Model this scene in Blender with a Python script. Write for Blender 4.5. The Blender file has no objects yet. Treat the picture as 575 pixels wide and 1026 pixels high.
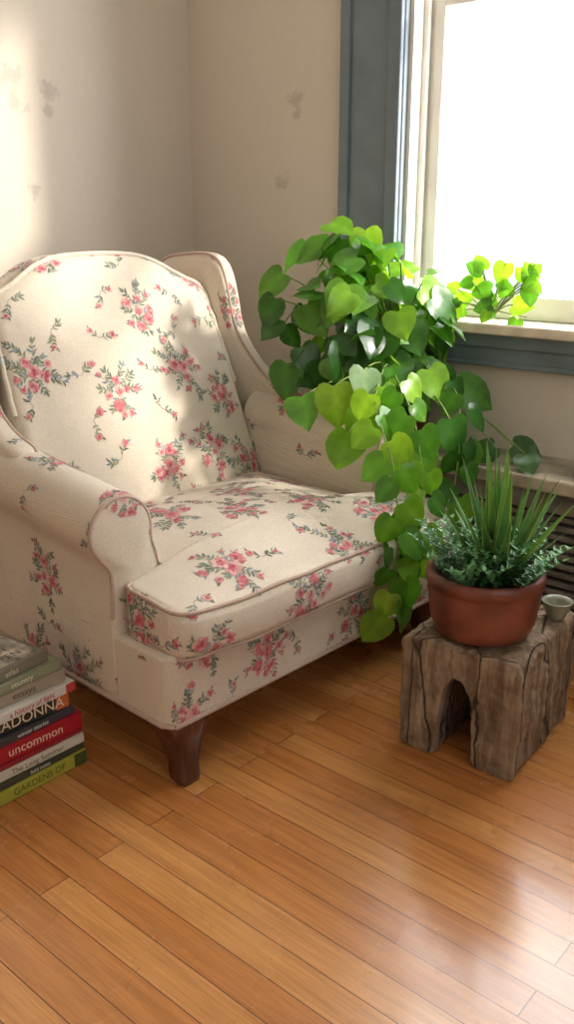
import bpy, bmesh, math, random
from mathutils import Vector, Matrix, noise
from mathutils.bvhtree import BVHTree
random.seed(7)
sc=bpy.context.scene
D=bpy.data
def link(o):
    sc.collection.objects.link(o); return o
def empty(name,loc=(0,0,0),rz=0):
    e=D.objects.new(name,None); e.empty_display_size=.1; e.location=loc; e.rotation_euler=(0,0,rz); return link(e)
def mk(name,v,f,mat=None,parent=None,smooth=False,cols=None,bevel=0,auto=None):
    m=D.meshes.new(name); m.from_pydata([tuple(p) for p in v],[],f); m.update()
    if cols:
        a=m.color_attributes.new('col','FLOAT_COLOR','POINT')
        for i,c in enumerate(cols): a.data[i].color=(c[0],c[1],c[2],1)
    bm=bmesh.new(); bm.from_mesh(m)
    if not cols: bmesh.ops.recalc_face_normals(bm,faces=bm.faces)
    bm.to_mesh(m); bm.free()
    for p in m.polygons: p.use_smooth=smooth
    o=link(D.objects.new(name,m))
    if mat: m.materials.append(mat)
    if parent: o.parent=parent
    if bevel:
        b=o.modifiers.new('b','BEVEL'); b.width=bevel; b.segments=3; b.limit_method='ANGLE'
    return o
def boxvf(a,b):
    x0,y0,z0=a; x1,y1,z1=b
    return ([(x0,y0,z0),(x1,y0,z0),(x1,y1,z0),(x0,y1,z0),(x0,y0,z1),(x1,y0,z1),(x1,y1,z1),(x0,y1,z1)],
            [(0,3,2,1),(4,5,6,7),(0,1,5,4),(1,2,6,5),(2,3,7,6),(3,0,4,7)])
def boxes(name,lst,mat,parent=None,bevel=0):
    V=[];F=[]
    for a,b in lst:
        v,f=boxvf(a,b); n=len(V); V+=v; F+=[tuple(i+n for i in q) for q in f]
    return mk(name,V,F,mat,parent,bevel=bevel)
def lathe(name,prof,mat,parent=None,seg=48,loc=(0,0,0)):
    V=[];F=[]
    for r,z in prof:
        for i in range(seg):
            a=2*math.pi*i/seg; V.append((loc[0]+r*math.cos(a),loc[1]+r*math.sin(a),loc[2]+z))
    for k in range(len(prof)-1):
        for i in range(seg):
            j=(i+1)%seg; F.append((k*seg+i,k*seg+j,(k+1)*seg+j,(k+1)*seg+i))
    return mk(name,V,F,mat,parent,smooth=True)
def tube(name,pts,r,mat,parent=None,cyclic=False):
    c=D.curves.new(name,'CURVE'); c.dimensions='3D'; c.bevel_depth=r; c.bevel_resolution=3
    s=c.splines.new('POLY'); s.points.add(len(pts)-1)
    for i,p in enumerate(pts): s.points[i].co=(p[0],p[1],p[2],1)
    s.use_cyclic_u=cyclic
    o=link(D.objects.new(name,c)); c.materials.append(mat)
    if parent:o.parent=parent
    return o
def tubes(name,paths,r,mat,parent=None):
    c=D.curves.new(name,'CURVE'); c.dimensions='3D'; c.bevel_depth=r; c.bevel_resolution=2
    for pts in paths:
        s=c.splines.new('POLY'); s.points.add(len(pts)-1)
        for i,p in enumerate(pts): s.points[i].co=(p[0],p[1],p[2],1)
    o=link(D.objects.new(name,c)); c.materials.append(mat)
    if parent:o.parent=parent
    return o

# ---------- materials ----------
class NT:
    def __init__(s,name):
        s.m=D.materials.new(name); s.m.use_nodes=True; s.t=s.m.node_tree; s.p=s.t.nodes['Principled BSDF']; s.out=s.t.nodes['Material Output']
    def n(s,ty,**k):
        x=s.t.nodes.new(ty)
        for a,b in k.items():
            if a.startswith('i_'): x.inputs[a[2:].replace('_',' ')].default_value=b
            else: setattr(x,a,b)
        return x
    def l(s,a,b): s.t.links.new(a,b)
    def mix(s,fac,a,b,bt='MIX'):
        x=s.t.nodes.new('ShaderNodeMix'); x.data_type='RGBA'; x.blend_type=bt
        for sock,v in ((x.inputs[0],fac),(x.inputs[6],a),(x.inputs[7],b)):
            if hasattr(v,'is_linked'): s.l(v,sock)
            else: sock.default_value=v if isinstance(v,(int,float)) else (*v[:3],1)
        return x.outputs[2]
    def ramp(s,src,stops):
        x=s.t.nodes.new('ShaderNodeValToRGB'); e=x.color_ramp.elements
        while len(e)<len(stops): e.new(.5)
        for i,(p,c) in enumerate(stops):
            e[i].position=p; e[i].color=(c,c,c,1) if isinstance(c,(int,float)) else (*c,1)
        s.l(src,x.inputs[0]); return x.outputs[0]
    def coords(s,kind='Object',scale=(1,1,1)):
        tc=s.n('ShaderNodeTexCoord'); mp=s.n('ShaderNodeMapping'); mp.inputs['Scale'].default_value=scale
        s.l(tc.outputs[kind],mp.inputs[0]); return mp.outputs[0]
    def noise(s,vec,scale,detail=4,rough=.5):
        x=s.n('ShaderNodeTexNoise'); x.inputs['Scale'].default_value=scale; x.inputs['Detail'].default_value=detail; x.inputs['Roughness'].default_value=rough
        s.l(vec,x.inputs['Vector']); return x.outputs['Fac']
    def bump(s,h,st,dist=.01):
        b=s.n('ShaderNodeBump'); b.inputs['Strength'].default_value=st; b.inputs['Distance'].default_value=dist
        s.l(h,b.inputs['Height']); s.l(b.outputs[0],s.p.inputs['Normal']); return b
def simple(name,c,rough=.6,var=.15,scale=20,bump=.1,stretch=(1,1,1),spec=.5):
    t=NT(name); v=t.coords(scale=stretch); nz=t.noise(v,scale,6)
    c2=tuple(x*(1-var*2) for x in c); c1=tuple(min(1,x*(1+var)) for x in c)
    t.l(t.ramp(nz,[(.3,c2),(.7,c1)]),t.p.inputs['Base Color']); t.p.inputs['Roughness'].default_value=rough
    t.p.inputs['Specular IOR Level'].default_value=spec
    t.bump(nz,bump); return t.m

def wall_mat():
    t=NT('plaster'); v=t.coords('Object'); g=t.n('ShaderNodeNewGeometry')
    n1=t.noise(v,1.3,3); n2=t.noise(v,40,6)
    base=t.ramp(n1,[(.3,(.61,.545,.455)),(.7,(.65,.585,.495))])
    nn=t.n('ShaderNodeTexNoise'); nn.inputs['Scale'].default_value=34; nn.inputs['Detail'].default_value=6; nn.inputs['Roughness'].default_value=.65; t.l(v,nn.inputs['Vector'])
    prev=None
    for (p,r) in [((0,-.665,1.42),.04),((0,-.647,1.36),.035),((0,-.54,1.40),.034),((0,-.545,1.35),.022),((0,-.609,1.135),.024),((.442,0,1.385),.034),((.395,0,1.163),.028),((.45,0,1.35),.02)]:
        d=t.n('ShaderNodeVectorMath',operation='DISTANCE'); t.l(g.outputs['Position'],d.inputs[0]); d.inputs[1].default_value=p
        m=t.n('ShaderNodeMath',operation='DIVIDE'); t.l(d.outputs['Value'],m.inputs[0]); m.inputs[1].default_value=r
        if prev is None: prev=m.outputs[0]
        else:
            q=t.n('ShaderNodeMath',operation='MINIMUM'); t.l(prev,q.inputs[0]); t.l(m.outputs[0],q.inputs[1]); prev=q.outputs[0]
    a=t.n('ShaderNodeMath',operation='MULTIPLY_ADD'); t.l(nn.outputs['Fac'],a.inputs[0]); a.inputs[1].default_value=4.; a.inputs[2].default_value=-2.
    b=t.n('ShaderNodeMath',operation='ADD'); t.l(a.outputs[0],b.inputs[0]); t.l(prev,b.inputs[1])
    mask=t.ramp(b.outputs[0],[(.4,.6),(1.1,0.)])
    c=t.mix(mask,base,(.40,.35,.29)); c=t.mix(.05,c,t.ramp(n2,[(.3,(.4,.37,.32)),(.7,(.8,.76,.7))]))
    t.l(c,t.p.inputs['Base Color']); t.p.inputs['Roughness'].default_value=.85
    t.bump(n2,.08,.003); return t.m
M_wall=wall_mat()

def floor_mat():
    t=NT('oak_strip_floor'); v=t.coords('Object')
    br=t.n('ShaderNodeTexBrick'); br.offset=.37; br.offset_frequency=2
    for k,x in (('Scale',1),('Mortar Size',.0009),('Mortar Smooth',.3),('Bias',0),('Brick Width',1.9),('Row Height',.059)): br.inputs[k].default_value=x
    br.inputs['Color1'].default_value=(0,0,0,1); br.inputs['Color2'].default_value=(1,1,1,1); br.inputs['Mortar'].default_value=(.5,.5,.5,1)
    t.l(v,br.inputs['Vector'])
    tone=t.ramp(br.outputs['Color'],[(0,(.49,.19,.05)),(.5,(.56,.24,.068)),(1,(.63,.30,.095))])
    sep=t.n('ShaderNodeVectorMath',operation='MULTIPLY_ADD'); t.l(br.outputs['Color'],sep.inputs[0]); sep.inputs[1].default_value=(7,13,3); t.l(v,sep.inputs[2])
    mp=t.n('ShaderNodeMapping'); mp.inputs['Scale'].default_value=(2.6,34,1); t.l(sep.outputs[0],mp.inputs[0])
    g=t.noise(mp.outputs[0],1.6,8,.66)
    mp2=t.n('ShaderNodeMapping'); mp2.inputs['Scale'].default_value=(5,160,1); t.l(sep.outputs[0],mp2.inputs[0])
    g2=t.noise(mp2.outputs[0],2,4)
    c=t.mix(.5,tone,t.ramp(g,[(.3,(.42,.34,.28)),(.6,(1,1,1))]),'MULTIPLY')
    c=t.mix(.35,c,t.ramp(g2,[(.35,(.5,.42,.36)),(.6,(1,1,1))]),'MULTIPLY')
    c=t.mix(br.outputs['Fac'],c,(.06,.02,.008))
    t.l(c,t.p.inputs['Base Color'])
    rr=t.ramp(t.noise(v,5,6),[(.3,.20),(.7,.32)]); t.l(rr,t.p.inputs['Roughness'])
    t.p.inputs['Coat Weight'].default_value=.4; t.p.inputs['Coat Roughness'].default_value=.12
    mm=t.n('ShaderNodeMath',operation='MULTIPLY_ADD'); t.l(br.outputs['Fac'],mm.inputs[0]); mm.inputs[1].default_value=-1.; t.l(g,mm.inputs[2])
    t.bump(mm.outputs[0],.25,.002); return t.m
M_floor=floor_mat()
M_trim=simple('blue_grey_paint',(.155,.20,.235),.45,.08,12,.05)
M_white=simple('white_paint',(.82,.80,.74),.5,.05,12,.05)
M_cream=simple('worn_cream_paint',(.76,.66,.54),.5,.12,14,.1)
M_ceil=simple('ceiling_paint',(.75,.72,.66),.9,.03,5,.02)
def fabric(name,attr=False,base=(.69,.61,.50)):
    t=NT(name); v=t.coords('Object')
    n1=t.noise(v,6,4); w=t.noise(v,480,2)
    wv=t.n('ShaderNodeTexWave'); wv.inputs['Scale'].default_value=180; wv.inputs['Distortion'].default_value=1.5; t.l(v,wv.inputs['Vector'])
    if attr:
        a=t.n('ShaderNodeAttribute',attribute_name='col'); c=t.mix(.4,a.outputs['Color'],t.ramp(w,[(.3,(.55,.55,.55)),(.7,(1,1,1))]),'MULTIPLY')
    else:
        c=t.ramp(n1,[(.3,tuple(x*.92 for x in base)),(.7,base)])
        c=t.mix(.5,c,t.ramp(w,[(.3,(.60,.56,.52)),(.65,(1,1,1))]),'MULTIPLY')
    t.l(c,t.p.inputs['Base Color']); t.p.inputs['Roughness'].default_value=.85; t.p.inputs['Specular IOR Level'].default_value=.25
    t.p.inputs['Sheen Weight'].default_value=.12
    m=t.n('ShaderNodeMath',operation='ADD'); t.l(w,m.inputs[0]); t.l(wv.outputs['Fac'],m.inputs[1])
    n3=t.noise(v,9,2); m2=t.n('ShaderNodeMath',operation='MULTIPLY_ADD'); t.l(n3,m2.inputs[0]); m2.inputs[1].default_value=9; t.l(m.outputs[0],m2.inputs[2])
    if not attr: t.bump(m2.outputs[0],.35,.0012)
    return t.m
M_fab=fabric('cream_linen'); M_print=fabric('floral_print',True); M_pipe=fabric('piping_fabric',False,(.52,.39,.31))
def wood_dark():
    t=NT('mahogany'); v=t.coords('Object',(6,6,1)); g=t.noise(v,12,6)
    t.l(t.ramp(g,[(.3,(.045,.014,.008)),(.7,(.12,.042,.02))]),t.p.inputs['Base Color']); t.p.inputs['Roughness'].default_value=.3; return t.m
M_leg=wood_dark()
def log_mat():
    t=NT('weathered_log'); v=t.coords('Object',(9,9,1.1)); v2=t.coords('Object')
    g=t.noise(v,4,10,.72); n=t.noise(v2,11,7,.6); vv=t.coords('Object',(3.2,3.2,.25)); cr=t.n('ShaderNodeTexVoronoi',feature='DISTANCE_TO_EDGE'); cr.inputs['Scale'].default_value=3.2; t.l(vv,cr.inputs['Vector'])
    c=t.ramp(g,[(.28,(.07,.042,.025)),(.45,(.23,.155,.095)),(.58,(.38,.285,.19)),(.72,(.50,.41,.30))])
    c=t.mix(.6,c,t.ramp(n,[(.35,(.38,.29,.22)),(.65,(1,1,1))]),'MULTIPLY')
    k=t.ramp(cr.outputs['Distance'],[(.0,.12),(.018,1)]); c=t.mix(1,c,k,'MULTIPLY')
    t.l(c,t.p.inputs['Base Color']); t.p.inputs['Roughness'].default_value=.8
    mm=t.n('ShaderNodeMath',operation='MULTIPLY_ADD'); t.l(k,mm.inputs[0]); mm.inputs[1].default_value=.9; t.l(g,mm.inputs[2])
    t.bump(mm.outputs[0],1,.009); return t.m
M_log=log_mat()
M_terra=simple('terracotta',(.20,.056,.032),.42,.4,9,.15)
M_soil=simple('soil',(.04,.025,.015),.95,.3,60,1)
M_stone=simple('worn_stone',(.40,.34,.26),.7,.3,11,.3)
M_iron=simple('painted_iron',(.19,.165,.135),.55,.25,20,.2)
M_ceram=simple('pale_glaze',(.26,.28,.20),.3,.2,20,.05)
M_stem=simple('stem_green',(.16,.24,.05),.5,.2,30,.05)
M_pages=simple('book_pages',(.62,.55,.42),.9,.12,8,.3,(1,1,80))
def leaf_mat(name,trans=.40,rough=.24,tint=(1.4,1.35,.4)):
    t=NT(name); a=t.n('ShaderNodeAttribute',attribute_name='col'); v=t.coords('Object'); nz=t.noise(v,45,4)
    c=t.mix(.4,a.outputs['Color'],t.ramp(nz,[(.35,(.5,.58,.45)),(.65,(1,1,1))]),'MULTIPLY')
    t.l(c,t.p.inputs['Base Color']); t.p.inputs['Roughness'].default_value=rough
    tr=t.n('ShaderNodeBsdfTranslucent'); cc=t.mix(1,c,tint,'MULTIPLY'); t.l(cc,tr.inputs[0])
    ms=t.n('ShaderNodeMixShader'); ms.inputs[0].default_value=trans
    t.l(t.p.outputs[0],ms.inputs[1]); t.l(tr.outputs[0],ms.inputs[2]); t.l(ms.outputs[0],t.out.inputs[0]); return t.m
M_leaf=leaf_mat('pothos_leaf'); M_succ=leaf_mat('succulent_leaf',.12,.35)

# ---------- room ----------
RX,RY,RZ=3.7,-3.9,2.65
mk('floor',*boxvf((-.15,RY-.15,-.08),(RX+.15,.15,0)),M_floor)
mk('ceiling',*boxvf((-.15,RY-.15,RZ),(RX+.15,.15,RZ+.1)),M_ceil)
mk('wall_left',*boxvf((-.15,RY-.15,0),(0,.15,RZ)),M_wall)
mk('wall_back',*boxvf((0,RY-.15,0),(RX,RY,RZ)),M_wall)
DX=.022
X0,X1,Z0,Z1=.813+DX,2.05,.79,2.30
boxes('wall_window',[((0,0,0),(X0,.15,RZ)),((X1,0,0),(RX+.15,.15,RZ)),((X0,0,0),(X1,.15,Z0)),((X0,0,Z1),(X1,.15,RZ))],M_wall)
A0,A1=-3.0,-1.0
boxes('wall_right',[((RX,RY-.15,0),(RX+.15,A0,RZ)),((RX,A1,0),(RX+.15,0,RZ)),((RX,A0,0),(RX+.15,A1,.7)),((RX,A0,2.3),(RX+.15,A1,RZ))],M_wall)
w2=empty('window_2',(RX,-2,0))
boxes('casing',[((-.03,-1.12,.6),(-.001,1.12,.7)),((-.03,.999,.7),(-.001,1.12,2.3)),((-.03,-1.12,.7),(-.001,-.999,2.3)),((-.03,-1.12,2.3),(-.001,1.12,2.42))],M_trim,w2,.004)
boxes('sash',[((.06,-1,.7),(.1,1,.76)),((.06,-1,2.24),(.1,1,2.3)),((.06,-1,.76),(.1,-.94,2.24)),((.06,.94,.76),(.1,1,2.24)),((.06,-.03,.76),(.1,.03,2.24)),((.065,-.94,1.48),(.095,.94,1.53))],M_white,w2,.004)
w1=empty('window_1',(0,0,0))
boxes('casing',[((.614+DX,-.022,.80),(X0,-.001,2.42)),((.608+DX,-.034,.80),(.64+DX,-.001,2.44)),((X0-.045,-.036,.80),(X0-.004,-.001,2.33)),
    ((X1,-.022,.80),(X1+.199,-.001,2.42)),((X1+.004,-.036,.80),(X1+.045,-.001,2.33)),((X1+.175,-.034,.80),(X1+.205,-.001,2.44)),
    ((.614+DX,-.022,2.30),(X1+.199,-.001,2.5)),((.59+DX,-.045,2.5),(X1+.22,-.001,2.54))],M_trim,w1,.005)
boxes('apron',[((.63,-.024,.685),(X1+.18,-.001,.772)),((.63,-.034,.735),(X1+.18,-.001,.772)),((.63,-.030,.685),(X1+.18,-.001,.70))],M_trim,w1,.004)
boxes('stool_sill',[((.59,-.065,.772),(X1+.22,.06,.80))],M_cream,w1,.006)
boxes('jamb',[((X0,.0,.80),(X0+.012,.149,2.3)),((X1-.012,0,.80),(X1,.149,2.3)),((X0,0,2.288),(X1,.149,2.3)),((X0,.06,.79),(X1,.149,.80))],M_white,w1,.001)
boxes('parting_bead',[((X0+.012,.045,.80),(X0+.026,.06,2.28)),((X1-.026,.045,.8),(X1-.012,.06,2.28))],M_white,w1,.002)
def sash(y,za,zb,nm):
    xa,xb=X0+.013,X1-.013
    boxes(nm,[((xa,y,za),(xa+.05,y+.035,zb)),((xb-.05,y,za),(xb,y+.035,zb)),((xa+.05,y,za),(xb-.05,y+.035,za+.06)),((xa+.05,y,zb-.04),(xb-.05,y+.035,zb))],M_white,w1,.004)
sash(.066,.801,1.62,'lower_sash'); sash(.105,1.585,2.286,'upper_sash')
boxes('baseboard_left',[((.001,RY+.01,0),(.018,-.02,.14))],M_trim,None,.005)
boxes('baseboard_window',[((.02,-.018,0),(.77,-.001,.14))],M_trim,None,.005)

# radiator cover under the window
rc=empty('radiator_cover',(0,0,0))
boxes('top_slab',[((.76,-.215,.43),(3.1,-.002,.465))],M_stone,rc,.006)
L=[((.79,-.19,0.0),(.84,-.004,.429)),((3.0,-.19,0),(3.06,-.004,.429)),((.84,-.19,.375),(3.0,-.15,.429)),((.84,-.19,0),(3.0,-.15,.05)),((.84,-.15,.0),(3.0,-.13,.429))]
for xx in (1.36,1.9,2.45): L.append(((xx,-.19,.05),(xx+.04,-.16,.375)))
boxes('frame',L,M_iron,rc,.003)
L=[]
z=.065
while z<.37:
    L.append(((.84,-.178,z),(3.0,-.151,z+.013))); z+=.024
boxes('grille_slats',L,M_iron,rc,.002)

# ---------- armchair ----------
W=.93
chair=empty('wingback_armchair',(1.178,-1.207,.011),math.radians(87.7))
def roundpoly(P,R,seg=6,N=110):
    out=[];n=len(P)
    for i in range(n):
        p=Vector(P[i]);a=Vector(P[i-1]);b=Vector(P[(i+1)%n]);r=R[i] if isinstance(R,(list,tuple)) else R
        ra=min(r,(a-p).length*.49); rb=min(r,(b-p).length*.49)
        s=p+(a-p).normalized()*ra; e=p+(b-p).normalized()*rb
        for k in range(seg+1):
            t=k/seg; out.append(s*(1-t)**2+p*2*t*(1-t)+e*t*t)
    L=[0]
    for i in range(len(out)): L.append(L[-1]+(out[(i+1)%len(out)]-out[i]).length)
    res=[];j=0
    for k in range(N):
        d=L[-1]*k/N
        while L[j+1]<d: j+=1
        t=(d-L[j])/max(1e-9,L[j+1]-L[j]); res.append(out[j]*(1-t)+out[(j+1)%len(out)]*t)
    return res
def pillow(name,O,c,T1,r1,C1,T2,r2,C2,fn,mat,nr=7,ni=10,side=1):
    V=[];F=[];N=len(O);c=Vector(c)
    def half(T,r,C,sg):
        rings=[]
        for k in range(nr+1):
            ph=math.pi/2*k/nr; ins=r*(1-math.cos(ph)); h=T-r+r*math.sin(ph)
            rings.append([(o+(c-o).normalized()*min(ins,(c-o).length*.9),h) for o in O])
        last=rings[-1]
        for k in range(1,ni):
            t=1-k/ni; rings.append([(c+(p-c)*t,h+C*(1-t**2.2)) for p,h in last])
        return [[fn(p.x,p.y,sg*h) for p,h in R] for R in rings], fn(c.x,c.y,sg*(T+C))
    a,ca=half(T1,r1,C1,1); b,cb=half(T2,r2,C2,-1)
    rows=list(reversed(a))+b
    for R in rows: V+=R
    for k in range(len(rows)-1):
        for i in range(N):
            j=(i+1)%N; F.append((k*N+i,k*N+j,(k+1)*N+j,(k+1)*N+i))
    V.append(ca); V.append(cb); ia=len(V)-2
    for i in range(N):
        F.append((ia,i,(i+1)%N)); q=(len(rows)-1)*N; F.append((ia+1,q+(i+1)%N,q+i))
    return mk(name,V,F,mat,chair,smooth=True)
FAB=[]
def ss(a,b,x):
    t=max(0,min(1,(x-a)/(b-a))); return t*t*(3-2*t)
# base
O=roundpoly([(0,.015),(W,.015),(W,.86),(0,.86)],.025)
def fbase(u,v,h): return (u,v,.20+h)
FAB.append(pillow('seat_base',O,(W/2,.44),.075,.012,0,.075,.012,0,fbase,M_fab))
tube('base_piping',[(W/2+(p.x-W/2)*1.003,.44+(p.y-.44)*1.002,.131) for p in O],.0055,M_pipe,chair,True)
# T cushion
O=roundpoly([(.014,0),(.25,-.022),(W-.25,-.022),(W-.014,0),(W-.014,.165),(W-.135,.185),(W-.135,.60),(.135,.60),(.135,.185),(.014,.165)],[.045,.2,.2,.045,.03,.02,.03,.03,.02,.03],N=150)
CT=.052
def fcu(u,v,h):
    wob=.005*noise.noise(Vector((u*8,v*8,h*9)))
    z=.324+h+wob - .012*ss(.12,-.02,v)
    return (u,v+ (-.014 if v<.1 else 0)*(1-(h/CT)**2 if abs(h)<CT else 0),z)
FAB.append(pillow('seat_cushion',O,(W/2,.19),CT,.024,.045,CT,.024,.0,fcu,M_fab,ni=14))
cc=Vector((W/2,.19))
for nm,hh in (('cushion_piping_top',CT-.0055),('cushion_piping_bottom',-CT+.0055)):
    pp=[]
    for p in O:
        q=p+(cc-p).normalized()*.0045; pp.append(fcu(q.x,q.y,hh))
    tube(nm,pp,.0042,M_pipe,chair,True)
# arms
def armoutline():
    P=[(-.0015,.134),(-.0015,.30),(0.004,.41)]
    cx,cz,r=.047,.480,.073
    for a in range(218,-25,-14):
        P.append((cx+r*math.cos(math.radians(a)),cz+r*math.sin(math.radians(a))))
    P+=[(.122,.42),(.128,.30),(.128,.134)]
    return roundpoly(P,.01,3,110)
AO=armoutline()
for sd in (0,1):
    def farm(u,v,h,sd=sd):
        d=.41-h
        z=v+ (d-.19)*.085*ss(.30,.45,v)
        fl=-.016*ss(.35,.19,d)*ss(.35,.5,v)
        x=u+fl
        return (x if sd==0 else W-x, d, z)
    FAB.append(pillow('arm_right' if sd else 'arm_left',AO,(.06,.40),.235,.012,.006,.235,.012,0,farm,M_fab))
    pts=[]
    for p in AO:
        q=p+(Vector((.06,.40))-p).normalized()*.004
        if p.y>.30 or p.x>.06: pts.append(farm(q.x,q.y,.231))
        else: pts.append(farm(max(q.x,.004),q.y,.228))
    tube('arm_piping',pts,.0042,M_pipe,chair,True)
# wings
WO=roundpoly([(.87,.134),(.60,.134),(.56,.50),(.48,.545),(.49,.585),(.575,.605),(.65,.66),(.70,.76),(.72,.89),(.74,.948),(.785,.962),(.91,.948),(.955,.89),(.89,.5)],[.02,.02,.05,.02,.02,.05,.05,.08,.05,.04,.05,.04,.04,.2],N=130)
for sd in (0,1):
    def fw(u,v,h,sd=sd):
        up=ss(.50,.75,v)
        x=.0335+ up*( .028+ max(0,(u-.66))/.26*.090 )- .014*up*ss(.72,.62,u)
        x+=h*(1-.28*up)
        return (x if sd==0 else W-x,u,v)
    FAB.append(pillow('wing_right' if sd else 'wing_left',WO,(.74,.55),.036,.03,.012,.034,.03,.0,fw,M_fab))
    seq=[p for p in WO if p.y>.56 and p.x<.94]
    tube('wing_piping',[fw(p.x+.003,p.y-.002,.022) for p in seq],.0042,M_pipe,chair)
# back
BO=roundpoly([(.115,.30),(W-.115,.30),(W-.118,.62),(W-.138,.872),(W-.205,.896),(W-.28,.940),(W-.36,.962),(.36,.962),(.28,.940),(.205,.896),(.138,.872),(.118,.62)],[.03,.03,.2,.035,.06,.08,.1,.1,.08,.06,.035,.2],N=140)
def fb(u,v,h):
    return (u,.637+.40*(v-.40)-h,v)
FAB.append(pillow('back_cushion',BO,(W/2,.60),.062,.03,.034,.05,.02,.0,fb,M_fab,ni=14))
seq=[p for p in BO if p.y>.60]
tube('back_piping',[fb(p.x,p.y+.001,.045+.0018*math.sin(i*2.1)) for i,p in enumerate(seq)],.006,M_fab,chair)
SO=roundpoly([(.02,.2),(W-.02,.2),(W-.06,.6),(W-.13,.89),(W/2,.92),(.13,.89),(.06,.6)],.04,N=90)
FAB.append(pillow('back_panel',SO,(W/2,.5),.02,.01,0,.02,.01,0,lambda u,v,h:(u,.845+.12*(v-.2)-h,v),M_fab))
# legs
def leg(w,d,kx,ky):
    V=[];F=[];prof=[(.135,.046,0),(.115,.045,0),(.09,.040,.004),(.06,.030,.006),(.03,.0235,.003),(.0,.0235,0),(-.011,.021,0)]
    n=16
    for z,r,o in prof:
        for i in range(n):
            a=2*math.pi*i/n; c,s=math.cos(a),math.sin(a); k=1/max(abs(c),abs(s)); k=1+(k-1)*.7
            V.append((w+kx*(o-(.135-z)*.02)+r*k*c, d+ky*(o-(.135-z)*.12)+r*k*s, z))
    for k in range(len(prof)-1):
        for i in range(n):
            j=(i+1)%n; F.append((k*n+i,k*n+j,(k+1)*n+j,(k+1)*n+i))
    F.append(tuple(range(n))); F.append(tuple(range((len(prof)-1)*n,len(prof)*n)))
    return V,F
V=[];F=[]
for a in ((.052,.056,1,1),(W-.052,.056,-1,1),(.07,.79,1,-1),(W-.07,.79,-1,-1)):
    v,f=leg(*a); n=len(V); V+=v; F+=[tuple(i+n for i in q) for q in f]
mk('legs',V,F,M_leg,chair,smooth=True)
# floral print: flat petals and leaves laid on the cloth
verts=[];polys=[]
for o in FAB:
    n=len(verts); verts+=[v.co.copy() for v in o.data.vertices]; polys+=[tuple(i+n for i in p.vertices) for p in o.data.polygons]
bvh=BVHTree.FromPolygons(verts,polys)
PV=[];PF=[];PC=[]
rnd=random.Random(52)
PINK=[(.50,.12,.15),(.57,.20,.21),(.62,.32,.30),(.38,.07,.10),(.64,.42,.38)]
GRN=[(.16,.20,.14),(.22,.25,.17),(.20,.25,.26),(.26,.30,.34),(.13,.16,.12),(.29,.29,.20)]
def elem(c,t1,t2,nrm,x,y,ang,ln,wd,col,kind='leaf',lay=0):
    ca,sa=math.cos(ang),math.sin(ang)
    rows=[(0,.0),(.18,.62),(.42,1),(.7,.78),(.9,.36),(1,0)] if kind=='leaf' else ([(0,.35),(.2,.8),(.5,1),(.8,.85),(1,.4)] if kind=='petal' else [(0,1),(.25,1),(.5,1),(.75,1),(1,.5)])
    vs=[]
    for t,h in rows:
        for s in (-1,1):
            lx=t*ln; ly=s*h*wd/2 + (ln*.12*math.sin(t*3.1) if kind!='petal' else 0)
            px=x+lx*ca-ly*sa; py=y+lx*sa+ly*ca
            P=c+t1*px+t2*py
            r=bvh.find_nearest(P,.05)
            if r[0] is None: return
            loc,nn,_,dist=r
            if dist>.028: return
            if nn.dot(nrm)<-.2: return
            vs.append(loc+nn*(.0005+lay))
    for i in range(2,len(vs)):
        if (vs[i]-vs[i-2]).length>ln*.9+.01: return
    n=len(PV); PV.extend(vs); k=rnd.uniform(.85,1.15); PC.extend([tuple(q*k for q in col)]*len(vs))
    for i in range(len(rows)-1): PF.append((n+2*i,n+2*i+1,n+2*i+3,n+2*i+2))
def flower(c,t1,t2,nrm,x,y,R):
    col=rnd.choice(PINK[:3]); a0=rnd.random()*6
    for k in range(7):
        a=a0+k*2*math.pi/7; elem(c,t1,t2,nrm,x+math.cos(a)*R*.15,y+math.sin(a)*R*.15,a,R*.9*rnd.uniform(.8,1.15),R*.72,rnd.choice([col,PINK[4],PINK[2],PINK[1]]),'petal',.0005+k*.00003)
    for k in range(5):
        a=a0+.4+k*2*math.pi/5; elem(c,t1,t2,nrm,x,y,a,R*.55,R*.4,rnd.choice([PINK[0],PINK[1],PINK[3]]),'petal',.0009+k*.00003)
def spray(c,t1,t2,nrm,x,y,a,ln,bud):
    px,py=x,y; steps=int(ln/.010)
    bend=rnd.uniform(-.22,.22)
    for s in range(steps):
        elem(c,t1,t2,nrm,px,py,a,.0115,.0012,(.20,.20,.12),'stem',.0001)
        px+=math.cos(a)*.010; py+=math.sin(a)*.010; a+=bend*.5
        for sg in (-1,1):
            if rnd.random()<.9:
                l=rnd.uniform(.010,.020); elem(c,t1,t2,nrm,px,py,a+sg*rnd.uniform(.5,1.1),l,l*rnd.uniform(.28,.40),rnd.choice(GRN),'leaf',.0002+s*.00002)
    if bud:
        flower(c,t1,t2,nrm,px,py,rnd.uniform(.006,.010))
    else: elem(c,t1,t2,nrm,px,py,a,.018,.006,rnd.choice(GRN),'leaf',.0003)
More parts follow.
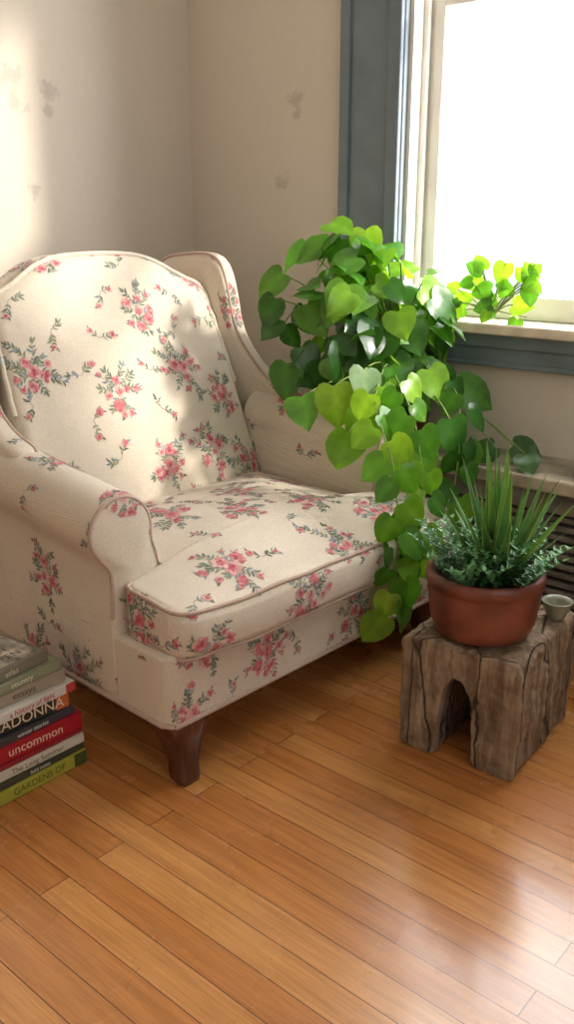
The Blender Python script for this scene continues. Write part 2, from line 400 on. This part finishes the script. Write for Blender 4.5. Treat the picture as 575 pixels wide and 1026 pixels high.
def bouquet(c,nrm,scale=1):
    up=Vector((0,-.0,1)) if abs(nrm.z)<.75 else Vector((0,1,0))
    t2=(up-nrm*up.dot(nrm)).normalized(); t1=t2.cross(nrm).normalized()
    rot=rnd.uniform(-1.3,1.3); t1,t2=(t1*math.cos(rot)+t2*math.sin(rot)),(t2*math.cos(rot)-t1*math.sin(rot))
    for a,l in ((math.pi/2,.10),(math.pi/2+.45,.08),(math.pi/2+.9,.06),(math.pi/2-.5,.08),(math.pi/2-1.,.06),(-math.pi/2,.07),(-math.pi/2+.6,.06),(-math.pi/2-.6,.055),(0.1,.055),(math.pi,.055)):
        a+=rnd.uniform(-.25,.25); spray(c,t1,t2,nrm,math.cos(a)*.008,math.sin(a)*.008,a,l*scale*rnd.uniform(.6,1.1),rnd.random()<.5)
    n=rnd.choice([4,5,5,6])
    for k in range(n):
        r=0.0 if k==0 else rnd.uniform(.020,.036)
        a=k*2*math.pi/max(1,n-1)+rnd.uniform(-.4,.4)
        flower(c,t1,t2,nrm,r*1.1*math.cos(a),r*1.3*math.sin(a),rnd.uniform(.010,.019)*scale)
def sprig(c,nrm):
    up=Vector((0,0,1)) if abs(nrm.z)<.75 else Vector((0,1,0))
    t2=(up-nrm*up.dot(nrm)).normalized(); t1=t2.cross(nrm).normalized(); a=rnd.uniform(0,6.28)
    spray(c,t1,t2,nrm,0,0,a,.045,True); spray(c,t1,t2,nrm,0,0,a+2.2,.03,rnd.random()<.4)
areas=[];tot=0
for o in FAB:
    if o.name.startswith('back_panel'): continue
    for p in o.data.polygons: tot+=p.area; areas.append((tot,p,o))
import bisect
keys=[a[0] for a in areas]
chosen=[];small=[]
for _ in range(14000):
    a=areas[min(len(keys)-1,bisect.bisect(keys,rnd.random()*tot))]
    c=a[1].center.copy(); n=a[1].normal.copy()
    if n.z<-.5: continue
    ray=bvh.ray_cast(c+n*.004,n,.05)
    if ray[0] is not None: continue
    if all((c-q).length>.146 for q,_ in chosen): chosen.append((c,n))
    elif len(chosen)>34 and all((c-q).length>.095 for q,_ in chosen) and all((c-q).length>.10 for q,_ in small): small.append((c,n))
for c,n in chosen: bouquet(c,n,rnd.uniform(.85,1.1))
for c,n in small: sprig(c,n)
mk('fabric_print',PV,PF,M_print,chair,smooth=False,cols=PC)

# ---------- leaves helper ----------
ROWS=[(0,-.10,.19),(.05,-.08,.34),(.17,.09,.46),(.36,.33,.48),(.56,.54,.41),(.75,.74,.28),(.89,.885,.13),(1,1,.004)]
class Leaves:
    def __init__(s): s.V=[];s.F=[];s.C=[]
    def heart(s,base,tip,nrm,size,col,fold=.2,curl=None):
        if curl is None: curl=random.uniform(.1,.4)
        Dv=tip.normalized(); S=Dv.cross(nrm).normalized(); N=S.cross(Dv).normalized(); n=len(s.V)
        tw=random.uniform(-.15,.15); ph=random.uniform(0,6)
        for yc,ye,hw in ROWS:
            for k in (-1,-.5,0,.5,1):
                y=yc+(ye-yc)*abs(k); x=k*hw; z=abs(x)*fold-curl*y*y-.25*x*x+tw*x*2*y+.03*abs(k)*math.sin(y*9+ph+k)
                s.V.append(base+Dv*(y*size)+S*(x*size)+N*(z*size)); f=1.3 if k==0 else 1
                s.C.append(tuple(c*f for c in col))
        for r in range(len(ROWS)-1):
            for k in range(4):
                a=n+r*5+k; s.F.append((a,a+1,a+6,a+5))
    def blade(s,base,d,side,L,w,bend,col,edge,seg=9,fold=.35):
        n=len(s.V); p=base.copy(); dd=d.normalized()
        for i in range(seg+1):
            t=i/seg; ww=w*(1-t**1.8)*(.75+.5*min(1,t*3)*(1-t))+.0002
            nn=side.cross(dd).normalized()
            s.V+= [p-side*ww+nn*ww*fold, p-side*ww*.7+nn*ww*fold*.5, p, p+side*ww*.7+nn*ww*fold*.5, p+side*ww+nn*ww*fold]; s.C+= [edge,col,col,col,edge]
            dd=(dd+Vector((d.x,d.y,-.15))*bend/seg).normalized(); p=p+dd*(L/seg)
        for i in range(seg):
            for k in range(4):
                a=n+i*5+k; s.F.append((a,a+1,a+6,a+5))
    def build(s,name,mat,parent):
        o=mk(name,s.V,s.F,mat,parent,smooth=True,cols=s.C); return o

# ---------- pothos ----------
po=empty('potted_pothos',(0,0,0))
PC0=Vector((.93,-.115,.466))
lathe('planter',[(.0,0),(.06,0),(.066,.01),(.085,.13),(.09,.135),(.09,.15),(.08,.15),(.076,.13),(0,.13)],M_terra,po,loc=PC0)
lathe('soil',[(0,.132),(.075,.131)],M_soil,po,loc=PC0)
Lv=Leaves(); stems=[]
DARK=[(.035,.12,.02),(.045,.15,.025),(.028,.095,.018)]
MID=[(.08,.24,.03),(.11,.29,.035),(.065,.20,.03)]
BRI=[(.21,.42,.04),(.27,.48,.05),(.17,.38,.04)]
random.seed(11)
top=PC0+Vector((0,0,.15))
def okpos(p):
    w=p.y+1.207; d=1.197-p.x
    if .72<w<.97 and p.z<.645 and .08<d: return False
    if d>.42 and .76<w<.99 and p.z<1.02: return False
    if p.y>-.045: return False
    if d<.1 and w<.92 and p.z<.5 and d>-.05: return False
    return True
def stem(a,b,sag=.05):
    m=(a+b)/2+Vector((0,0,sag)); stems.append([a*(1-t)**2+m*2*t*(1-t)+b*t*t for t in [i/8 for i in range(9)]])
cen=Vector((.88,-.24,.775)); Rt=Vector((.758,.652,0)); Fw=Vector((-.652,.758,0))
cnt=0;tries=0
while cnt<150 and tries<8000:
    tries+=1
    u=Vector((random.gauss(0,1),random.gauss(0,1),random.gauss(0,1))).normalized()*random.uniform(.4,1)**.6
    p=cen+Rt*u.x*.24+Fw*u.y*.15+Vector((0,0,u.z*.27))
    p-=Rt*.06*max(0,u.z)
    if not okpos(p): continue
    out=(Rt*u.x+Fw*u.y*.6+Vector((0,0,u.z*.5)))
    nrm=(out*.8+Vector((0,0,.6))-Fw*.45+Vector((random.uniform(-.9,.9),random.uniform(-.9,.9),random.uniform(-.5,.6)))).normalized()
    tip=(out*.6+Vector((random.uniform(-.8,.8),random.uniform(-.8,.8),-.6)))
    tip=(tip-nrm*tip.dot(nrm)).normalized()
    s=random.uniform(.058,.104)
    q=p+tip*s
    if not okpos(q): continue
    br=u.x*.4+u.y*.2+random.uniform(-.8,.8)+.3*u.z  # window backlight and shade put into the leaf colour, with random spread
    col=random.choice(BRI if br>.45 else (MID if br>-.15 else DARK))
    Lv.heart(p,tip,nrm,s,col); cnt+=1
    if random.random()<.7: stem(top+Vector((random.uniform(-.05,.05),random.uniform(-.05,.05),0)),p,.06)
for (x,y,z,s,col,n,t) in [
    (.98,-.486,.675,.105,BRI[1],(.4,-.7,.5),(.2,-.1,-1)),(1.068,-.45,.63,.11,BRI[0],(.6,-.4,.6),(-.3,-.4,-1)),
    (.889,-.498,.64,.10,MID[1],(.2,-.5,.8),(.7,-.7,-.4)),(1.045,-.51,.575,.105,BRI[2],(.7,-.5,.4),(-.2,-.1,-1)),
    (1.12,-.15,.65,.11,MID[0],(.6,-.6,.7),(.8,.3,-.4)),(1.18,-.433,.545,.105,MID[1],(.7,-.6,.4),(.4,.1,-1)),
    (1.0,-.115,.875,.095,MID[1],(.6,-.7,.2),(.5,.2,-.9)),(.86,-.21,1.03,.09,BRI[1],(.4,-.7,.5),(.3,-.3,-.8)),
    (.774,-.418,.70,.10,MID[2],(.3,-.8,.4),(0,-.2,-1)),(.81,-.30,1.0,.095,MID[1],(.1,-.6,.7),(-.5,-.5,-.3)),
    (.80,-.28,1.045,.085,BRI[2],(.2,-.5,.9),(.8,-.2,-.1)),(.74,-.31,.99,.085,MID[0],(.1,-.6,.7),(-.5,-.5,-.5)),
    (.70,-.35,.92,.09,MID[1],(.1,-.8,.4),(-.5,-.5,-.6)),(.70,-.38,.86,.085,DARK[1],(.3,-.8,.4),(-.3,-.3,-.9)),
    (1.02,-.42,.71,.09,(.22,.34,.17),(.7,-.3,.6),(.4,-.4,-.6)),(1.10,-.26,.70,.095,BRI[0],(.6,-.6,.6),(.5,.1,-.8)),
    (1.21,-.33,.60,.10,DARK[1],(.8,-.4,.4),(.2,.1,-1)),(1.22,-.27,.53,.095,MID[0],(.8,-.5,.3),(.1,.1,-1)),
    (1.28,-.13,.51,.075,DARK[0],(.5,-.6,.6),(.8,.2,-.15)),(1.33,-.16,.50,.07,DARK[1],(.4,-.7,.6),(.4,-.5,-.3)),(1.25,-.17,.51,.07,DARK[0],(.3,-.6,.6),(-.4,-.4,-.3))]:
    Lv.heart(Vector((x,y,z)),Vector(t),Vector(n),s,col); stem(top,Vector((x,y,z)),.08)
def trail(path,n,smin,smax,cols,side=Vector((.758,.652,0)),amp=.05):
    P=[Vector(p) for p in path]; fine=[]
    for i in range(len(P)-1):
        for k in range(8): fine.append(P[i].lerp(P[i+1],k/8))
    fine.append(P[-1])
    for _ in range(4):
        fine=[fine[0]]+[(fine[i-1]+fine[i]*2+fine[i+1])/4 for i in range(1,len(fine)-1)]+[fine[-1]]
    stems.append(fine)
    for k in range(n):
        p=fine[int((k+.5)/n*(len(fine)-1))]; sg=-1 if k%2 else 1
        b=p+side*sg*random.uniform(.006,.02)+Vector((.01,-.012,random.uniform(-.01,.01)))
        nrm=Vector((.65,-.55,.35))+Vector((random.uniform(-.6,.6),random.uniform(-.6,.6),random.uniform(-.3,.6)))
        tip=side*sg*random.uniform(.2,1.0)+Vector((0,0,-.8))
        Lv.heart(b,tip,nrm,random.uniform(smin,smax),random.choice(cols))
trail([top,(1.0,-.30,.72),(1.09,-.48,.65),(1.21,-.565,.54),(1.25,-.595,.42),(1.258,-.61,.30),(1.25,-.615,.20)],24,.048,.088,BRI+MID+MID)
trail([top,(1.05,-.34,.70),(1.18,-.44,.62),(1.25,-.50,.50),(1.258,-.52,.38),(1.256,-.54,.29)],18,.055,.092,MID+BRI)
trail([top,(1.05,-.17,.70),(1.17,-.22,.64),(1.235,-.32,.52),(1.25,-.37,.40)],15,.058,.09,MID+DARK)
trail([top,(.82,-.26,.85),(.73,-.33,.84),(.70,-.385,.76)],9,.055,.08,DARK+MID)
# over the window sill
trail([top+Vector((0,0,.1)),(1.02,-.10,.86),(1.10,-.055,.845),(1.17,-.04,.83),(1.24,-.03,.82)],8,.03,.05,MID+BRI)
for k in range(20):
    b=Vector((1.13+random.uniform(-.09,.13),-.04+random.uniform(-.015,.015),.825+random.uniform(0,.125)))
    stem(Vector((1.14,-.03,.81)),b,.02)
    Lv.heart(b,Vector((random.uniform(-.6,.8),random.uniform(-.3,.0),random.uniform(-.5,.5))),Vector((.4,-.8,.3)),random.uniform(.035,.056),random.choice(MID+BRI))
Lv.build('leaves',M_leaf,po)
tubes('vines',stems,.0018,M_stem,po)

# ---------- stump stool ----------
SX,SY=1.384,-.768
st=empty('wooden_stump_stool',(SX,SY,0),math.radians(4.9))
P=[(0.004,0),(.082,0),(.084,.06),(.090,.12),(.10,.165),(.118,.185),(.138,.18),(.152,.15),(.160,.08),(.165,0),(.252,0),(.257,.12),(.252,.245),(.244,.253),(.14,.251),(.132,.240),(.122,.250),(.01,.250),(-.002,.242),(-.004,.12)]
O=roundpoly(P,.008,3,120)
bm=bmesh.new()
f=[bm.verts.new((p.x,0,p.y)) for p in O]; fc=bm.faces.new(f)
r=bmesh.ops.extrude_face_region(bm,geom=[fc]); bmesh.ops.translate(bm,verts=[v for v in r['geom'] if isinstance(v,bmesh.types.BMVert)],vec=(0,.315,0))
bmesh.ops.triangulate(bm,faces=bm.faces); bmesh.ops.recalc_face_normals(bm,faces=bm.faces)
me=D.meshes.new('log_block'); bm.to_mesh(me); bm.free(); me.materials.append(M_log)
lb=link(D.objects.new('log_block',me)); lb.parent=st
rm=lb.modifiers.new('r','REMESH'); rm.mode='VOXEL'; rm.voxel_size=.004; rm.use_smooth_shade=True
tx=D.textures.new('lognoise','CLOUDS'); tx.noise_scale=.06
dm=lb.modifiers.new('d','DISPLACE'); dm.texture=tx; dm.strength=.013; dm.mid_level=.5
tx2=D.textures.new('lognoise_fine','CLOUDS'); tx2.noise_scale=.015
dm2=lb.modifiers.new('d2','DISPLACE'); dm2.texture=tx2; dm2.strength=.005; dm2.mid_level=.5
# ---------- clay pot ----------
sp=empty('potted_succulent',(SX+.115,SY+.115,.2565))
lathe('clay_pot',[(0,0),(.082,0),(.095,.006),(.105,.03),(.111,.07),(.113,.10),(.1135,.107),(.118,.110),(.119,.119),(.118,.131),(.113,.135),(.104,.133),(.101,.12),(.0,.117)],M_terra,sp,64)
lathe('soil',[(0,.1205),(.10,.120)],M_soil,sp)
S=Leaves(); random.seed(5)
bc=Vector((.02,.01,.118))
for k in range(34):
    a=random.uniform(0,6.28); rr=random.uniform(0,1)
    tilt=.06+.72*rr; d=Vector((math.cos(a)*tilt,math.sin(a)*tilt,1)).normalized()
    side=Vector((-math.sin(a),math.cos(a),0))
    side=(side+Vector((random.uniform(-.6,.6),random.uniform(-.6,.6),0))).normalized(); side=(side-d*side.dot(d)).normalized()
    Ln=random.uniform(.20,.32)*(1-.3*rr)
    c=random.choice([(.06,.18,.05),(.09,.24,.06),(.05,.14,.045)])
    S.blade(bc+Vector((math.cos(a),math.sin(a),0))*.022*rr,d,side,Ln,random.uniform(.010,.016),.3*rr+.03,c,(.30,.42,.13))
def bush(cx,cy,R,n,h,cols):
    for k in range(n):
        a=random.uniform(0,6.28); t=random.uniform(.1,1)
        d=Vector((math.cos(a)*t*.95,math.sin(a)*t*.95,1)).normalized(); L=h*random.uniform(.75,1.1)
        p=Vector((cx+math.cos(a)*R*t,cy+math.sin(a)*R*t,.118)); col=random.choice(cols)
        steps=int(L/.0055)
        for s in range(steps):
            p=p+d*.0055; d=(d+Vector((math.cos(a),math.sin(a),-.1))*.015).normalized()
            aa=s*2.4; lat=Vector((math.cos(aa),math.sin(aa),.55)).normalized()
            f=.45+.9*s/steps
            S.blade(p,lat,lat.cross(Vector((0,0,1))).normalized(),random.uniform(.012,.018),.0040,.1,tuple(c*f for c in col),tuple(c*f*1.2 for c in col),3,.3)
CB=[(.06,.19,.07),(.09,.25,.09),(.05,.14,.05),(.12,.30,.12)]
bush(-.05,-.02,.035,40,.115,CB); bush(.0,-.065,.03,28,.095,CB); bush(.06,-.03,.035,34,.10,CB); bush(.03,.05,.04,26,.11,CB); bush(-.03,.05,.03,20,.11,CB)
for k in range(10):
    a=random.uniform(-1.2,.9); d=Vector((math.cos(a)*.9,math.sin(a)*.9,.75)).normalized()
    S.blade(Vector((.03,0,.118)),d,Vector((-math.sin(a),math.cos(a),0)),random.uniform(.12,.16),.006,.5,(.08,.20,.09),(.2,.33,.15))
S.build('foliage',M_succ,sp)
cup=empty('glazed_bowl',(SX+.205,SY+.270,.256))
lathe('bowl_body',[(0,0),(.018,0),(.02,.004),(.030,.034),(.033,.038),(.030,.039),(.024,.03),(.016,.008),(0,.006)],M_ceram,cup,32)

# ---------- books ----------
bs=empty('book_stack',(0,0,0))
def covmat(i,c): 
    m=simple('book_cover_%d'%i,c,.35,.06,15,.02); return m
def book(i,z,th,ln,dp,col,y0,xs,rot,text=None,tcol=(.8,.75,.6),ts=.5,bands=()):
    e=empty('book_%d'%i,(xs,y0,z),math.radians(rot)); e.parent=bs
    cm=covmat(i,col); c=.0022
    boxes('cover',[((-dp,-ln,0),(0,0,c)),((-dp,-ln,th-c),(0,0,th)),((-c,-ln,c),(0.0012,0,th-c))],cm,e,.0008)
    boxes('pages',[((-dp+.004,-ln+.004,c),(-c,-.004,th-c))],M_pages,e)
    if text:
        tc=D.curves.new('title','FONT'); tc.body=text; tc.size=th*ts*1.5; tc.extrude=.0002; tc.align_x='CENTER'; tc.align_y='CENTER'
        o=link(D.objects.new('title',tc)); o.parent=e; o.location=(.0016,-ln*.45,th*.5); o.rotation_euler=(math.pi/2,0,math.pi/2)
        tm=simple('title_ink_%d'%i,tcol,.5,.02,10,0); tc.materials.append(tm)
    for (a,b,bc_) in bands:
        boxes('band',[((.0011,-ln*b,.001),(.0017,-ln*a,th-.001))],simple('band_%d'%i,bc_,.5,.03,10,0),e)
    return e
z=0.001
data=[(.028,.245,.17,(.38,.38,.05),0,.927,0,'GARDENS OF',(.08,.09,.02),.45,[(.0,.12,(.06,.08,.02))]),
(.014,.235,.165,(.05,.06,.04),0,.922,1,'field notes',(.7,.7,.6),.5,[]),
(.020,.24,.165,(.62,.57,.47),0,.924,-1,'The Long Summer',(.15,.1,.08),.5,[]),
(.010,.23,.16,(.30,.02,.03),0,.92,0,None,None,.5,[]),
(.034,.235,.17,(.38,.012,.025),0,.922,-2,'uncommon',(.75,.6,.5),.5,[(.82,.95,(.75,.7,.6))]),
(.016,.215,.15,(.05,.05,.06),-.012,.915,1,'winter stories',(.7,.7,.7),.5,[]),
(.030,.205,.15,(.03,.028,.025),-.02,.91,-2,'MADONNA',(.78,.68,.5),.66,[(.0,.14,(.55,.14,.04))]),
(.020,.225,.155,(.64,.62,.57),-.005,.915,2,'a history of light',(.5,.06,.05),.5,[(.0,.1,(.5,.06,.05))]),
(.026,.205,.145,(.34,.29,.22),-.02,.905,-1,'essays',(.08,.06,.05),.5,[]),
(.020,.20,.14,(.25,.27,.17),-.025,.90,3,'country',(.75,.72,.6),.5,[]),
(.022,.19,.135,(.20,.18,.14),-.045,.888,6,'atlas',(.6,.55,.4),.5,[])]
for i,(th,ln,dp,col,dy,xs,rot,tx_,tc_,ts,bd) in enumerate(data):
    th*=1.04
    e=book(i+1,z,th,ln,dp,col,-1.245+dy,xs+.016,rot,tx_,tc_ or (1,1,1),ts,bd); z+=th+.0006
    if i==len(data)-1:
        boxes('cover_panel',[((-.125,-.18,th),(-.01,-.01,th+.0006))],simple('cover_art',(.50,.47,.40),.4,.5,30,0),e)
        for k,(s,yy) in enumerate((('THE OPEN',.030),('GARDEN',.062),('a life in green',.09))):
            tc=D.curves.new('cover_title','FONT'); tc.body=s; tc.size=.026 if k<2 else .013; tc.extrude=.0002; tc.align_x='CENTER'
            o=link(D.objects.new('cover_title',tc)); o.parent=e; o.rotation_euler=(0,0,math.pi/2)
            o.location=(-yy,-.095,th+.0008)
            tc.materials.append(simple('cover_ink%d'%k,(.07,.06,.05),.5,.02,10,0))

# ---------- lights ----------
def area(name,loc,rot,sx,sy,p,col=(1,1,1)):
    l=D.lights.new(name,'AREA'); l.shape='RECTANGLE'; l.size=sx; l.size_y=sy; l.energy=p; l.color=col
    o=link(D.objects.new(name,l)); o.location=loc; o.rotation_euler=rot; return o
area('daylight_window_1',(1.43,.45,1.6),(-math.pi/2,0,0),2.2,2.4,175,(1,.985,.96))
area('daylight_window_2',(RX+.35,-2,1.55),(0,math.pi/2,0),1.9,2.2,16,(1,.95,.88))
sl=D.lights.new('sun','SUN'); sl.energy=5.; sl.angle=math.radians(5); sl.color=(1,.93,.82)
so=link(D.objects.new('sun',sl)); so.location=(3,2,3); so.rotation_euler=Vector((-.80,-.55,-.50)).to_track_quat('-Z','Y').to_euler()
w=D.worlds.new('sky'); sc.world=w; w.use_nodes=True
w.node_tree.nodes['Background'].inputs[0].default_value=(.95,.98,1,1); w.node_tree.nodes['Background'].inputs[1].default_value=1.3
# ---------- camera ----------
cam=D.cameras.new('camera'); co=link(D.objects.new('camera',cam)); sc.camera=co
co.location=(2.291,-2.184,1.05)
co.rotation_euler=Vector((-.652*.9516,.758*.9516,-.3074)).to_track_quat('-Z','Y').to_euler()
cam.sensor_fit='VERTICAL'; cam.sensor_height=36; cam.lens=36*900/1026; cam.clip_start=.02
sc.view_settings.view_transform='Standard'; sc.view_settings.look='None'; sc.view_settings.exposure=0
